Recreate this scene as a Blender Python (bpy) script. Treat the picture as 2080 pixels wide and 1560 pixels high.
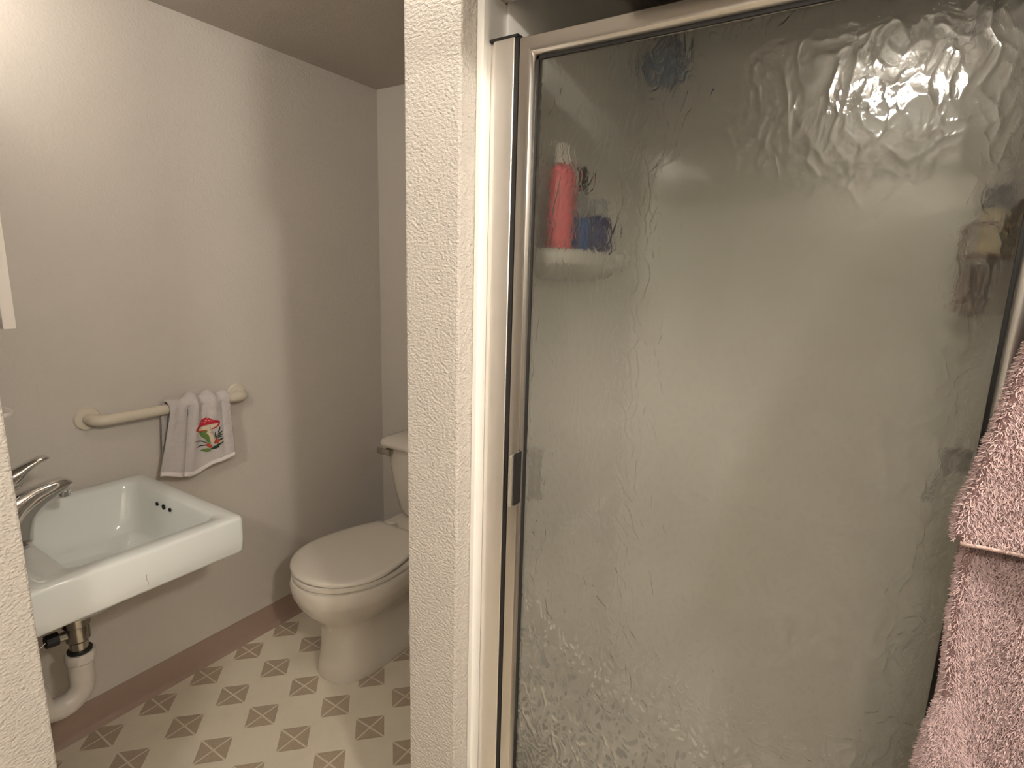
import bpy, bmesh, math, random
from mathutils import Vector, Matrix, noise
random.seed(7)
for o in list(bpy.data.objects): bpy.data.objects.remove(o)
SC = bpy.context.scene
COL = SC.collection
PI = math.pi

# ------------------------------------------------------------------ camera
cam = bpy.data.cameras.new('camera'); cam.sensor_width = 36.0; cam.lens = 36 * 1133.2 / 2080
cam.clip_start = 0.02
camo = bpy.data.objects.new('camera', cam); COL.objects.link(camo); SC.camera = camo
F = Vector((-0.5224, 0.8304, -0.1935)).normalized()
R = Vector((0.8434, 0.5366, 0.0280)); R = (R - F * R.dot(F)).normalized(); U = R.cross(F)
camo.matrix_world = Matrix(((R.x, U.x, -F.x, 0), (R.y, U.y, -F.y, 0), (R.z, U.z, -F.z, 1.42), (0, 0, 0, 1)))

# ------------------------------------------------------------------ world, colour management, lamp strengths
w = bpy.data.worlds.new('world'); SC.world = w; w.use_nodes = True
w.node_tree.nodes['Background'].inputs[0].default_value = (0.9, 0.8, 0.7, 1)
w.node_tree.nodes['Background'].inputs[1].default_value = 0.0
SC.view_settings.view_transform = 'Standard'; SC.view_settings.look = 'None'
SC.view_settings.gamma = 1; SC.view_settings.use_curve_mapping = False
SC.view_settings.exposure = 0.32
SC.cycles.max_bounces = 9; SC.cycles.transparent_max_bounces = 8
SC.cycles.diffuse_bounces = 4; SC.cycles.glossy_bounces = 3; SC.cycles.transmission_bounces = 6
SC.cycles.use_adaptive_sampling = True; SC.cycles.adaptive_threshold = 0.05
SC.cycles.sample_clamp_indirect = 10.0; SC.cycles.blur_glossy = 0.6
LAMP_REAR, LAMP_RIGHT, LAMP_CEIL, LAMP_MIRROR = 215.0, 520.0, 48.0, 40.0      # emission of the glowing glass of the three lamps
WARM = (1.0, 0.925, 0.825)

# ------------------------------------------------------------------ material helpers
def mat(name, col, rough=0.5, metal=0.0, spec=0.5, bump=None, coat=0.0, var=None, sheen=0.0):
    m = bpy.data.materials.new(name); m.use_nodes = True
    nt = m.node_tree; b = nt.nodes['Principled BSDF']
    b.inputs['Base Color'].default_value = (*col, 1); b.inputs['Roughness'].default_value = rough
    b.inputs['Metallic'].default_value = metal; b.inputs['Specular IOR Level'].default_value = spec
    b.inputs['Coat Weight'].default_value = coat; b.inputs['Sheen Weight'].default_value = sheen
    tc = nt.nodes.new('ShaderNodeTexCoord')
    if var:                                    # (scale, amount): faint mottling of the colour
        n = nt.nodes.new('ShaderNodeTexNoise'); n.inputs['Scale'].default_value = var[0]; n.inputs['Detail'].default_value = 5
        nt.links.new(tc.outputs['Object'], n.inputs['Vector'])
        mx = nt.nodes.new('ShaderNodeMix'); mx.data_type = 'RGBA'
        mx.inputs[6].default_value = (*[c * (1 - var[1]) for c in col], 1)
        mx.inputs[7].default_value = (*[min(1, c * (1 + var[1])) for c in col], 1)
        nt.links.new(n.outputs['Fac'], mx.inputs[0]); nt.links.new(mx.outputs[2], b.inputs['Base Color'])
    if bump:                                   # list of (scale, distance, detail, stretch xyz)
        prev = None
        for sc, dist, det, st in bump:
            mp = nt.nodes.new('ShaderNodeMapping'); mp.inputs['Scale'].default_value = st
            nt.links.new(tc.outputs['Object'], mp.inputs[0])
            n = nt.nodes.new('ShaderNodeTexNoise'); n.inputs['Scale'].default_value = sc; n.inputs['Detail'].default_value = det
            nt.links.new(mp.outputs[0], n.inputs['Vector'])
            bp = nt.nodes.new('ShaderNodeBump'); bp.inputs['Distance'].default_value = dist
            nt.links.new(n.outputs['Fac'], bp.inputs['Height'])
            if prev: nt.links.new(prev.outputs[0], bp.inputs['Normal'])
            prev = bp
        nt.links.new(prev.outputs[0], b.inputs['Normal'])
    return m
def emis(name, col, s):
    m = bpy.data.materials.new(name); m.use_nodes = True; nt = m.node_tree; nt.nodes.clear()
    e = nt.nodes.new('ShaderNodeEmission'); o = nt.nodes.new('ShaderNodeOutputMaterial')
    e.inputs[0].default_value = (*col, 1); e.inputs[1].default_value = s; nt.links.new(e.outputs[0], o.inputs[0]); return m

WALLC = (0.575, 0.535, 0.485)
M = {}
M['wall'] = mat('wall_paint', WALLC, 0.62, bump=[(150, .0012, 3, (1, 1, 1)), (45, .0009, 2, (1, 1, 1))], spec=0.3)
M['wall_rough'] = mat('wall_knockdown_paint', WALLC, 0.6, bump=[(150, .0052, 2.5, (1, 1, 1.4))], spec=0.35)
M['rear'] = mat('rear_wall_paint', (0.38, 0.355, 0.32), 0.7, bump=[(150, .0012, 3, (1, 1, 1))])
M['ceiling'] = mat('ceiling_paint', (0.50, 0.46, 0.415), 0.8, bump=[(160, .001, 2, (1, 1, 1))], spec=0.2)
M['base'] = mat('cove_base_vinyl', (0.31, 0.22, 0.175), 0.55, var=(30, .08))
M['porcelain'] = mat('porcelain', (0.69, 0.72, 0.70), 0.09, coat=0.6, spec=0.5)
M['toilet'] = mat('toilet_porcelain', (0.68, 0.63, 0.55), 0.12, coat=0.5)
M['seat'] = mat('toilet_seat_plastic', (0.68, 0.63, 0.555), 0.25)
M['stall'] = mat('fibreglass_gelcoat', (0.88, 0.865, 0.825), 0.16, coat=0.4)
M['chrome'] = mat('chrome', (0.72, 0.71, 0.70), 0.07, 1.0)
M['dull_chrome'] = mat('worn_chrome', (0.50, 0.47, 0.42), 0.25, 1.0, var=(60, .25))
M['alu'] = mat('satin_aluminium', (0.90, 0.87, 0.83), 0.40, 1.0, bump=[(40, .0006, 2, (1, 1, .05))])
M['alu_door'] = mat('door_frame_aluminium', (0.70, 0.68, 0.65), 0.24, 1.0, bump=[(40, .0006, 2, (1, 1, .05))])
M['alu_bright'] = mat('polished_aluminium', (0.80, 0.77, 0.73), 0.12, 1.0)
M['black'] = mat('black_rubber_and_gap_shade', (0.012, 0.011, 0.010), 0.6)
M['hole_shade'] = mat('painted_hole_shade', (0.006, 0.005, 0.005), 0.9)
M['bar'] = mat('cream_enamel', (0.62, 0.56, 0.46), 0.28)
M['pvc'] = mat('white_pvc', (0.56, 0.52, 0.47), 0.35, var=(25, .12))
M['white_plastic'] = mat('white_plastic', (0.80, 0.76, 0.72), 0.35)
M['cabinet'] = mat('white_enamel_steel', (0.78, 0.73, 0.68), 0.35)
M['mirror'] = mat('mirror', (0.85, 0.86, 0.86), 0.02, 1.0)
M['terry'] = mat('white_terry', (0.58, 0.54, 0.53), 0.95, sheen=0.3, spec=0.1, bump=[(420, .003, 3, (1, 1, 1)), (90, .003, 2, (1, 1, 1))])
M['terry_hem'] = mat('white_hem', (0.74, 0.69, 0.67), 0.8, bump=[(600, .001, 2, (1, 1, 1))])
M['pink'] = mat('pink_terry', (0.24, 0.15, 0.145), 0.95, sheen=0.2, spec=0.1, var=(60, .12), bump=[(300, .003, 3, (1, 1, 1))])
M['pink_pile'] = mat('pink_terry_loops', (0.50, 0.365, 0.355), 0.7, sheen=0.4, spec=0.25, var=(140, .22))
M['pink_hem'] = mat('pink_hem', (0.50, 0.37, 0.33), 0.7)
M['pinkbottle'] = mat('coral_pink_plastic', (0.86, 0.19, 0.22), 0.35)
M['bluebottle'] = mat('blue_plastic', (0.03, 0.10, 0.33), 0.3)
M['navy'] = mat('navy_plastic', (0.015, 0.02, 0.12), 0.3)
M['greyclear'] = mat('grey_plastic', (0.36, 0.37, 0.37), 0.3)
M['cream'] = mat('cream_plastic', (0.80, 0.68, 0.42), 0.35)
M['bluepuff'] = mat('blue_mesh', (0.03, 0.13, 0.30), 0.8)
M['copper'] = mat('rusty_wire', (0.34, 0.22, 0.17), 0.5, 0.4)
M['brown'] = mat('brown_plastic', (0.36, 0.28, 0.24), 0.5)

# vinyl floor: printed grid of speckled diamonds crossed by a pale X
def floor_mat():
    m = bpy.data.materials.new('printed_vinyl'); m.use_nodes = True; nt = m.node_tree; N = nt.nodes; L = nt.links
    b = N['Principled BSDF']; b.inputs['Roughness'].default_value = 0.42; b.inputs['Specular IOR Level'].default_value = 0.35
    g = N.new('ShaderNodeNewGeometry'); sp = N.new('ShaderNodeSeparateXYZ'); L.new(g.outputs['Position'], sp.inputs[0])
    def mth(op, a, c=None, d=None):
        n = N.new('ShaderNodeMath'); n.operation = op
        for i, v in enumerate((a, c, d)):
            if v is None: continue
            if isinstance(v, (int, float)): n.inputs[i].default_value = v
            else: L.new(v, n.inputs[i])
        return n.outputs[0]
    s = 0.1605
    def cell(o, off):
        t = mth('DIVIDE', mth('SUBTRACT', o, off), s)
        return mth('ABSOLUTE', mth('SUBTRACT', t, mth('ROUND', t)))
    ax = cell(sp.outputs['X'], -1.805); ay = cell(sp.outputs['Y'], 0.582)
    man = mth('ADD', ax, ay)
    def step(v, edge, wd=0.006):   # 1 below edge
        n = N.new('ShaderNodeMapRange'); n.interpolation_type = 'SMOOTHSTEP'
        n.inputs['From Min'].default_value = edge - wd; n.inputs['From Max'].default_value = edge + wd
        n.inputs['To Min'].default_value = 1; n.inputs['To Max'].default_value = 0; L.new(v, n.inputs[0]); return n.outputs[0]
    dia = step(man, 0.385)
    line = mth('MAXIMUM', step(ax, 0.016, .008), step(ay, 0.016, .008))
    nz = N.new('ShaderNodeTexNoise'); nz.inputs['Scale'].default_value = 420; nz.inputs['Detail'].default_value = 3; L.new(g.outputs['Position'], nz.inputs['Vector'])
    nb = N.new('ShaderNodeTexNoise'); nb.inputs['Scale'].default_value = 9; nb.inputs['Detail'].default_value = 5; L.new(g.outputs['Position'], nb.inputs['Vector'])
    sk = N.new('ShaderNodeMapRange'); sk.inputs['From Min'].default_value = .38; sk.inputs['From Max'].default_value = .62; L.new(nz.outputs['Fac'], sk.inputs[0])
    def mix(fac, a, c):
        n = N.new('ShaderNodeMix'); n.data_type = 'RGBA'
        for i, v in ((0, fac), (6, a), (7, c)):
            if isinstance(v, tuple): n.inputs[i].default_value = (*v, 1)
            elif isinstance(v, (int, float)): n.inputs[i].default_value = v
            else: L.new(v, n.inputs[i])
        return n.outputs[2]
    tan = mix(sk.outputs[0], (0.34, 0.27, 0.195), (0.50, 0.41, 0.31))
    cream0 = mix(sk.outputs[0], (0.70, 0.64, 0.52), (0.76, 0.69, 0.565))
    cream = mix(mth('MULTIPLY', mth('SUBTRACT', nb.outputs['Fac'], .45), 1.2), cream0, (0.58, 0.51, 0.39))
    pat = mth('MULTIPLY', dia, mth('SUBTRACT', 1.0, mth('MULTIPLY', line, 0.85)))
    c = mix(pat, cream, tan); L.new(c, b.inputs['Base Color'])
    bp = N.new('ShaderNodeBump'); bp.inputs['Distance'].default_value = .0006; L.new(mth('SUBTRACT', 1.0, pat), bp.inputs['Height'])
    L.new(bp.outputs[0], b.inputs['Normal'])
    return m
M['floor'] = floor_mat()

# hammered obscure shower glass
def glass_mat():
    m = bpy.data.materials.new('hammered_obscure_glass'); m.use_nodes = True; nt = m.node_tree; N = nt.nodes; L = nt.links
    N.clear(); out = N.new('ShaderNodeOutputMaterial')
    g = N.new('ShaderNodeNewGeometry')
    s0 = N.new('ShaderNodeSeparateXYZ'); L.new(g.outputs['Position'], s0.inputs[0]); c0 = N.new('ShaderNodeCombineXYZ')
    L.new(s0.outputs['X'], c0.inputs['X']); L.new(s0.outputs['Z'], c0.inputs['Y'])
    mp = N.new('ShaderNodeMapping'); mp.inputs['Scale'].default_value = (1, .62, 1); L.new(c0.outputs[0], mp.inputs[0])
    nz = N.new('ShaderNodeTexNoise'); nz.noise_dimensions = '2D'; nz.inputs['Scale'].default_value = 30; nz.inputs['Detail'].default_value = 0; L.new(mp.outputs[0], nz.inputs['Vector'])
    ad = N.new('ShaderNodeMix'); ad.data_type = 'RGBA'; ad.blend_type = 'LINEAR_LIGHT'; ad.inputs[0].default_value = 0.012
    L.new(mp.outputs[0], ad.inputs[6]); L.new(nz.outputs['Color'], ad.inputs[7])
    v = N.new('ShaderNodeTexVoronoi'); v.voronoi_dimensions = '2D'; v.feature = 'SMOOTH_F1'; v.inputs['Scale'].default_value = 78; v.inputs['Smoothness'].default_value = .35
    v.inputs['Randomness'].default_value = 0.95; L.new(ad.outputs[2], v.inputs['Vector'])
    pw = N.new('ShaderNodeMath'); pw.operation = 'POWER'; pw.inputs[1].default_value = 2.0; L.new(v.outputs['Distance'], pw.inputs[0])
    fine = N.new('ShaderNodeTexNoise'); fine.noise_dimensions = '2D'; fine.inputs['Scale'].default_value = 260; fine.inputs['Detail'].default_value = 1; L.new(mp.outputs[0], fine.inputs['Vector'])
    b1 = N.new('ShaderNodeBump'); b1.inputs['Distance'].default_value = 0.0056; L.new(pw.outputs[0], b1.inputs['Height'])
    b2 = N.new('ShaderNodeBump'); b2.inputs['Distance'].default_value = 0.0004; L.new(fine.outputs['Fac'], b2.inputs['Height']); L.new(b1.outputs[0], b2.inputs['Normal'])
    rf = N.new('ShaderNodeBsdfRefraction'); rf.inputs['IOR'].default_value = 1.16; rf.inputs['Roughness'].default_value = 0.20
    rf.inputs['Color'].default_value = (0.97, 0.975, 0.95, 1); L.new(b2.outputs[0], rf.inputs['Normal'])
    tr = N.new('ShaderNodeBsdfTransparent'); tr.inputs[0].default_value = (0.97, 0.975, 0.95, 1)
    ms = N.new('ShaderNodeMapRange'); ms.inputs['From Min'].default_value = .22; ms.inputs['From Max'].default_value = .32; L.new(v.outputs['Distance'], ms.inputs[0])
    mm = N.new('ShaderNodeMath'); mm.operation = 'MULTIPLY_ADD'; mm.inputs[1].default_value = .92; mm.inputs[2].default_value = .08; L.new(ms.outputs[0], mm.inputs[0])
    mx = N.new('ShaderNodeMixShader'); L.new(mm.outputs[0], mx.inputs[0]); L.new(tr.outputs[0], mx.inputs[1]); L.new(rf.outputs[0], mx.inputs[2])
    b3 = N.new('ShaderNodeBump'); b3.inputs['Distance'].default_value = 0.00038; L.new(pw.outputs[0], b3.inputs['Height'])
    b4 = N.new('ShaderNodeBump'); b4.inputs['Distance'].default_value = 0.00005; L.new(fine.outputs['Fac'], b4.inputs['Height']); L.new(b3.outputs[0], b4.inputs['Normal'])
    gl = N.new('ShaderNodeBsdfGlossy'); gl.inputs['Roughness'].default_value = 0.055; L.new(b4.outputs[0], gl.inputs['Normal'])
    fr = N.new('ShaderNodeFresnel'); fr.inputs['IOR'].default_value = 1.48
    m2 = N.new('ShaderNodeMixShader'); L.new(fr.outputs[0], m2.inputs[0]); L.new(mx.outputs[0], m2.inputs[1]); L.new(gl.outputs[0], m2.inputs[2])
    # pale diffuse haze painted into the glass, brightening the lower pane
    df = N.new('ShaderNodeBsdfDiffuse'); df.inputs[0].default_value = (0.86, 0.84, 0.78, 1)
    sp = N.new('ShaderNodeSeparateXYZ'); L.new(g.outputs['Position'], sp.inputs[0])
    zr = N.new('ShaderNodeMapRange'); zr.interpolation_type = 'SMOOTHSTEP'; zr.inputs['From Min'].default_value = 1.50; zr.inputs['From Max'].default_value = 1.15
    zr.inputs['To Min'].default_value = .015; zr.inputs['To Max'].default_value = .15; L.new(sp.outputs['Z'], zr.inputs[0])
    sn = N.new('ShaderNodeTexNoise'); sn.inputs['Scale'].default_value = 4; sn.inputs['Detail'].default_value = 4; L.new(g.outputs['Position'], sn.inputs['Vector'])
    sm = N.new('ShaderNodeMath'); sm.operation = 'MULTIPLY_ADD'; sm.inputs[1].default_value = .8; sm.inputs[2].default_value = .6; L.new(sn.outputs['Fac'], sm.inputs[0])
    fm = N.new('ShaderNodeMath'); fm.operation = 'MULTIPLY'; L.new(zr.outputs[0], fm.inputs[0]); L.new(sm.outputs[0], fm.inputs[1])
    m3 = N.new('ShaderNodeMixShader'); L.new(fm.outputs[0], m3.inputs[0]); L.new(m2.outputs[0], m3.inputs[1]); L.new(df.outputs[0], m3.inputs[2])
    L.new(m3.outputs[0], out.inputs[0])
    return m
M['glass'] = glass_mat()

# ------------------------------------------------------------------ mesh helpers
def obj(name, bm, m, parent=None, smooth=None, label=None, cat=None, group=None, kind=None):
    bmesh.ops.recalc_face_normals(bm, faces=bm.faces)
    me = bpy.data.meshes.new(name); bm.to_mesh(me); bm.free()
    if smooth is not None:
        me.shade_smooth()
        if smooth < 180: me.set_sharp_from_angle(angle=math.radians(smooth))
    me.materials.append(m)
    o = bpy.data.objects.new(name, me); COL.objects.link(o)
    if parent: o.parent = parent
    if label: o['label'] = label
    if cat: o['category'] = cat
    if group: o['group'] = group
    if kind: o['kind'] = kind
    return o
def thing(name, label, cat, loc=(0, 0, 0), group=None):
    o = bpy.data.objects.new(name, None); COL.objects.link(o); o.location = loc; o.empty_display_size = .05
    o['label'] = label; o['category'] = cat
    if group: o['group'] = group
    return o
def keep(o, parent):      # parent while staying in world coordinates
    o.parent = parent; o.matrix_parent_inverse = Matrix.Translation(-Vector(parent.location)); return o
def box(x0, x1, y0, y1, z0, z1, bev=0.0, seg=2, bm=None):
    bm2 = bmesh.new(); bmesh.ops.create_cube(bm2, size=1)
    for v in bm2.verts:
        v.co = Vector((x0 + (v.co.x + .5) * (x1 - x0), y0 + (v.co.y + .5) * (y1 - y0), z0 + (v.co.z + .5) * (z1 - z0)))
    if bev > 0: bmesh.ops.bevel(bm2, geom=list(bm2.edges), offset=bev, segments=seg, profile=.5, affect='EDGES')
    if bm is None: return bm2
    me = bpy.data.meshes.new('t'); bm2.to_mesh(me); bm2.free(); bm.from_mesh(me); bpy.data.meshes.remove(me); return bm
def loft(rings, cap0=True, cap1=True, closed=True, bm=None):
    bm = bm or bmesh.new(); vs = [[bm.verts.new(p) for p in r] for r in rings]; n = len(rings[0])
    for a, b in zip(vs, vs[1:]):
        for i in range(n if closed else n - 1):
            j = (i + 1) % n
            try: bm.faces.new((a[i], a[j], b[j], b[i]))
            except ValueError: pass
    if cap0: bm.faces.new(vs[0][::-1])
    if cap1: bm.faces.new(vs[-1])
    return bm
def rrect(x0, x1, y0, y1, z, r, n=5):
    P = []
    r = min(r, (x1 - x0) / 2 - 1e-4, (y1 - y0) / 2 - 1e-4)
    for cx, cy, a0 in ((x1 - r, y1 - r, 0), (x0 + r, y1 - r, 90), (x0 + r, y0 + r, 180), (x1 - r, y0 + r, 270)):
        for k in range(n + 1):
            a = math.radians(a0 + 90 * k / n); P.append(Vector((cx + r * math.cos(a), cy + r * math.sin(a), z)))
    return P
def tube(pts, rad, n=14, cap=True, bm=None):
    pts = [Vector(p) for p in pts]; rs = rad if isinstance(rad, (list, tuple)) else [rad] * len(pts)
    t0 = (pts[1] - pts[0]).normalized(); up = Vector((0, 0, 1)) if abs(t0.z) < .9 else Vector((1, 0, 0))
    nrm = t0.cross(up).normalized(); rings = []
    for i, p in enumerate(pts):
        a = pts[max(i - 1, 0)]; b = pts[min(i + 1, len(pts) - 1)]; t = (b - a).normalized()
        nrm = (nrm - t * nrm.dot(t)).normalized(); bn = t.cross(nrm)
        rings.append([p + (nrm * math.cos(2 * PI * k / n) + bn * math.sin(2 * PI * k / n)) * rs[i] for k in range(n)])
    return loft(rings, cap, cap, bm=bm)
def lathe(prof, c, axis='z', n=28, bm=None):       # prof: list of (radius, height along axis)
    rings = []
    for r, h in prof:
        ring = []
        for k in range(n):
            a = 2 * PI * k / n; u, v = r * math.cos(a), r * math.sin(a)
            q = {'z': (u, v, h), 'y': (u, h, v), 'x': (h, u, v)}[axis]
            ring.append(Vector(c) + Vector(q))
        rings.append(ring)
    return loft(rings, bm=bm)
def arc(c, a, b, r, t0, t1, n=8):    # arc points c + r(cos t a + sin t b)
    return [Vector(c) + (Vector(a) * math.cos(t0 + (t1 - t0) * i / n) + Vector(b) * math.sin(t0 + (t1 - t0) * i / n)) * r for i in range(n + 1)]
def catmull(P, n=6):
    P = [Vector(p) for p in P]; out = []
    for i in range(len(P) - 1):
        p0, p1, p2, p3 = P[max(i - 1, 0)], P[i], P[i + 1], P[min(i + 2, len(P) - 1)]
        for k in range(n):
            t = k / n
            out.append(.5 * ((2 * p1) + (p2 - p0) * t + (2 * p0 - 5 * p1 + 4 * p2 - p3) * t * t + (3 * p1 - p0 - 3 * p2 + p3) * t ** 3))
    out.append(P[-1]); return out
def sheet(fn, nu, nv, name, m, parent=None, thick=0.0, smooth=180, **kw):
    bm = bmesh.new(); V = [[bm.verts.new(fn(i / nu, j / nv)) for j in range(nv + 1)] for i in range(nu + 1)]
    for i in range(nu):
        for j in range(nv): bm.faces.new((V[i][j], V[i + 1][j], V[i + 1][j + 1], V[i][j + 1]))
    me = bpy.data.meshes.new(name); bm.to_mesh(me); bm.free(); me.shade_smooth(); me.materials.append(m)
    o = bpy.data.objects.new(name, me); COL.objects.link(o)
    if parent: keep(o, parent)
    if thick:
        s = o.modifiers.new('s', 'SOLIDIFY'); s.thickness = thick; s.offset = 0
    for k, v in kw.items(): o[k] = v
    return o
def sub(o, n=1):
    s = o.modifiers.new('sub', 'SUBSURF'); s.levels = n; s.render_levels = n; return o
def st(name, bm, m, **k): return obj(name, bm, m, kind='structure', **k)

# ------------------------------------------------------------------ the setting
XL, XR, YF, YB, ZC = -1.865, 0.80, -0.95, 1.829, 2.164
st('floor', box(XL - .1, XR + .1, YF - .1, YB + .1, -.05, 0), M['floor'])
st('ceiling', box(XL - .1, XR + .1, YF - .1, YB + .1, ZC, ZC + .08), M['ceiling'])
st('wall_left', box(XL - .1, XL, YF - .1, YB + .1, 0, ZC), M['wall'])
st('wall_back', box(XL, XR, YB, YB + .1, 0, ZC), M['wall'])
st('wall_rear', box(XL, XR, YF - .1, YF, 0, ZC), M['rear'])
st('wall_right', box(XR, XR + .1, YF, YB, 0, ZC), M['wall'])
st('wall_front', box(XL, -1.155, .185, .30, 0, ZC, .004), M['wall_rough'])
st('wall_partition', box(-.711, -.590, .76, YB, 0, ZC, .004), M['wall_rough'])
st('wall_shower_side', box(.225, XR, .76, .86, 0, ZC, .004), M['wall_rough'])
st('wall_shower_top', box(-.590, .225, .76, .86, 1.862, ZC), M['wall_rough'])
st('unseen_light_blocker', box(-.36, XR, .56, .76, 1.81, ZC, .003), M['wall'])  # unseen box added to keep lamp light off the upper shower wall

def cove_base(name, x0, y0, x1, y1, nx, ny, hgt=.1):
    # extruded cove profile: thin strip with a flared toe
    prof = [(0, 0), (.016, 0), (.013, .004), (.007, .012), (.0045, .022), (.004, hgt - .004), (.002, hgt), (0, hgt)]
    bm = bmesh.new(); a = [Vector((x0 + nx * d, y0 + ny * d, z)) for d, z in prof]; b = [Vector((x1 + nx * d, y1 + ny * d, z)) for d, z in prof]
    return st(name, loft([a, b], bm=bm), M['base'], smooth=40)
cove_base('baseboard_left', XL, .30, XL, YB, 1, 0)
cove_base('baseboard_back', XL, YB, -.711, YB, 0, -1)
cove_base('baseboard_partition', -.711, .76, -.711, YB, -1, 0)
cove_base('baseboard_front', XL, .30, -1.155, .30, 0, 1)

# ------------------------------------------------------------------ lamps (real fixtures; their glass glows)
def ball(c, r, n=10, squash=1.0):
    bm = bmesh.new(); bmesh.ops.create_uvsphere(bm, u_segments=n * 2, v_segments=n, radius=r)
    for v in bm.verts: v.co = Vector((v.co.x, v.co.y, v.co.z * squash)) + Vector(c)
    return bm
t = thing('vanity_light', 'chrome vanity light bar with round white glowing globes facing the shower door', 'lamp', (0, YF, 2.09))
keep(obj('back_plate', box(-.16, .16, YF, YF + .03, 2.045, 2.135, .006), M['chrome'], smooth=40), t)
gm = emis('rear_globe_glow', WARM, LAMP_REAR)
for i, x in enumerate((-.09, 0, .09)):
    keep(obj('socket', lathe([(.022, .03), (.026, .055)], (x, YF, 2.09), 'y'), M['chrome'], smooth=40), t)
    keep(obj('globe', ball((x, YF + .095, 2.09), .037), gm, smooth=180), t)
t = thing('wall_lamp', 'small chrome wall lamp with one glowing globe high on the right wall', 'lamp', (XR, .07, 1.95))
keep(obj('back_plate', lathe([(.055, 0), (.055, -.015), (.04, -.022)], (XR, .07, 1.95), 'x'), M['chrome'], smooth=40), t)
keep(obj('arm', tube([(XR - .02, .07, 1.95), (XR - .06, .07, 1.95)], .012), M['chrome'], smooth=40), t)
keep(obj('globe', ball((XR - .10, .07, 1.95), .045), emis('side_globe_glow', WARM, LAMP_RIGHT), smooth=180), t)
t = thing('ceiling_lamp', 'round ceiling lamp with a glowing globe just inside the opening to the toilet', 'lamp', (-.62, .62, ZC))
keep(obj('canopy', lathe([(.07, 0), (.07, -.012), (.045, -.02)], (-.62, .62, ZC), 'z'), M['cabinet'], smooth=40), t)
keep(obj('globe', ball((-.62, .62, ZC - .062), .042), emis('ceiling_globe_glow', WARM, LAMP_CEIL), smooth=180), t)

t = thing('mirror_light', 'chrome light bar with two glowing globes above the medicine cabinet', 'lamp', (-1.6, .30, 2.07))
keep(obj('back_plate', box(-1.76, -1.44, .3005, .325, 2.035, 2.105, .005), M['chrome'], smooth=40), t)
gm = emis('mirror_globe_glow', WARM, LAMP_MIRROR)
for x in (-1.68, -1.52):
    keep(obj('globe', ball((x, .36, 2.07), .036), gm, smooth=180), t)

# ------------------------------------------------------------------ toilet
TX = -1.445
def egg(z, yf, ym, yb, hw, pf=2.0, pb=2.6, n=40, cx=TX):
    P = []
    for k in range(n):
        a = 2 * PI * k / n; c, s = math.cos(a), math.sin(a)
        if s < 0: p = pf; ly = ym - yf
        else: p = pb; ly = yb - ym
        x = math.copysign(abs(c) ** (2 / p), c) * hw; y = math.copysign(abs(s) ** (2 / p), s) * ly
        P.append(Vector((cx + x, ym + y, z)))
    return P
t = thing('toilet', 'off-white two-piece toilet with closed lid standing in the alcove by the back wall', 'toilet', (TX, 1.4, 0))
rings = [egg(0, 1.124, 1.33, 1.72, .116, 2.6, 3.5), egg(.012, 1.120, 1.33, 1.72, .119, 2.6, 3.5), egg(.05, 1.128, 1.32, 1.71, .112, 2.5, 3.2),
         egg(.10, 1.137, 1.27, 1.69, .104, 2.4, 2.0), egg(.16, 1.142, 1.26, 1.68, .101, 2.3, 1.9), egg(.20, 1.135, 1.26, 1.68, .106, 2.2, 1.9),
         egg(.235, 1.105, 1.27, 1.68, .128, 2.1, 2.0), egg(.27, 1.075, 1.28, 1.68, .156, 2.05, 2.1), egg(.305, 1.052, 1.28, 1.68, .178, 2, 2.3),
         egg(.325, 1.044, 1.28, 1.68, .189, 2, 2.4), egg(.335, 1.040, 1.28, 1.68, .194, 2, 2.5), egg(.372, 1.036, 1.28, 1.69, .197, 2, 2.6),
         egg(.384, 1.041, 1.28, 1.69, .193, 2, 2.6), egg(.386, 1.055, 1.28, 1.68, .18, 2, 2.6)]
keep(obj('bowl', loft(rings), M['toilet'], smooth=50), t)
keep(obj('tank_shelf', loft([rrect(TX - .13, TX + .13, 1.50, 1.80, .33, .05), rrect(TX - .15, TX + .15, 1.49, 1.81, .375, .05), rrect(TX - .15, TX + .15, 1.495, 1.81, .392, .05)]), M['toilet'], smooth=50), t)
s0 = [egg(.386, 1.052, 1.28, 1.50, .187, 2, 3.2), egg(.392, 1.046, 1.28, 1.51, .192, 2, 3.4), egg(.404, 1.046, 1.28, 1.51, .192, 2, 3.4), egg(.408, 1.050, 1.28, 1.51, .189, 2, 3.4)]
keep(obj('seat', loft(s0), M['seat'], smooth=40), t)
def lidring(z, d):
    # straight back edge, elongated oval front
    P = []
    yb, ym, yf, hw = 1.508 - d, 1.235, 1.047 + d, .191 - d
    n = 36
    for k in range(n + 1):                              # front half, right to left
        a = PI * k / n; P.append(Vector((TX + hw * math.cos(a), ym - (ym - yf) * math.sin(a), z)))
    for k in range(1, 13):                              # left side going back
        u = k / 12; P.append(Vector((TX - (hw - (hw - .116 + d * .5) * (u ** 1.9)), ym + (yb - ym) * u, z)))
    for k in range(1, 6):
        P.append(Vector((TX + (-.116 + .232 * k / 6) , yb, z)))
    for k in range(12, 0, -1):
        u = k / 12; P.append(Vector((TX + (hw - (hw - .116 + d * .5) * (u ** 1.9)), ym + (yb - ym) * u, z)))
    return P
keep(obj('lid', loft([lidring(.412, .014), lidring(.4135, .003), lidring(.416, 0), lidring(.423, 0), lidring(.428, .005), lidring(.430, .02), lidring(.431, .06)]), M['seat'], smooth=50), t)
for s in (-1, 1):
    keep(obj('hinge', box(TX + s * .075 - .02, TX + s * .075 + .02, 1.508, 1.54, .392, .424, .006), M['seat'], smooth=40), t)
    keep(obj('bolt_cap', lathe([(.016, .05), (.015, .062), (.008, .070)], (TX + s * .115, 1.44, 0), 'z', 14), M['white_plastic'], smooth=60), t)
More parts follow.
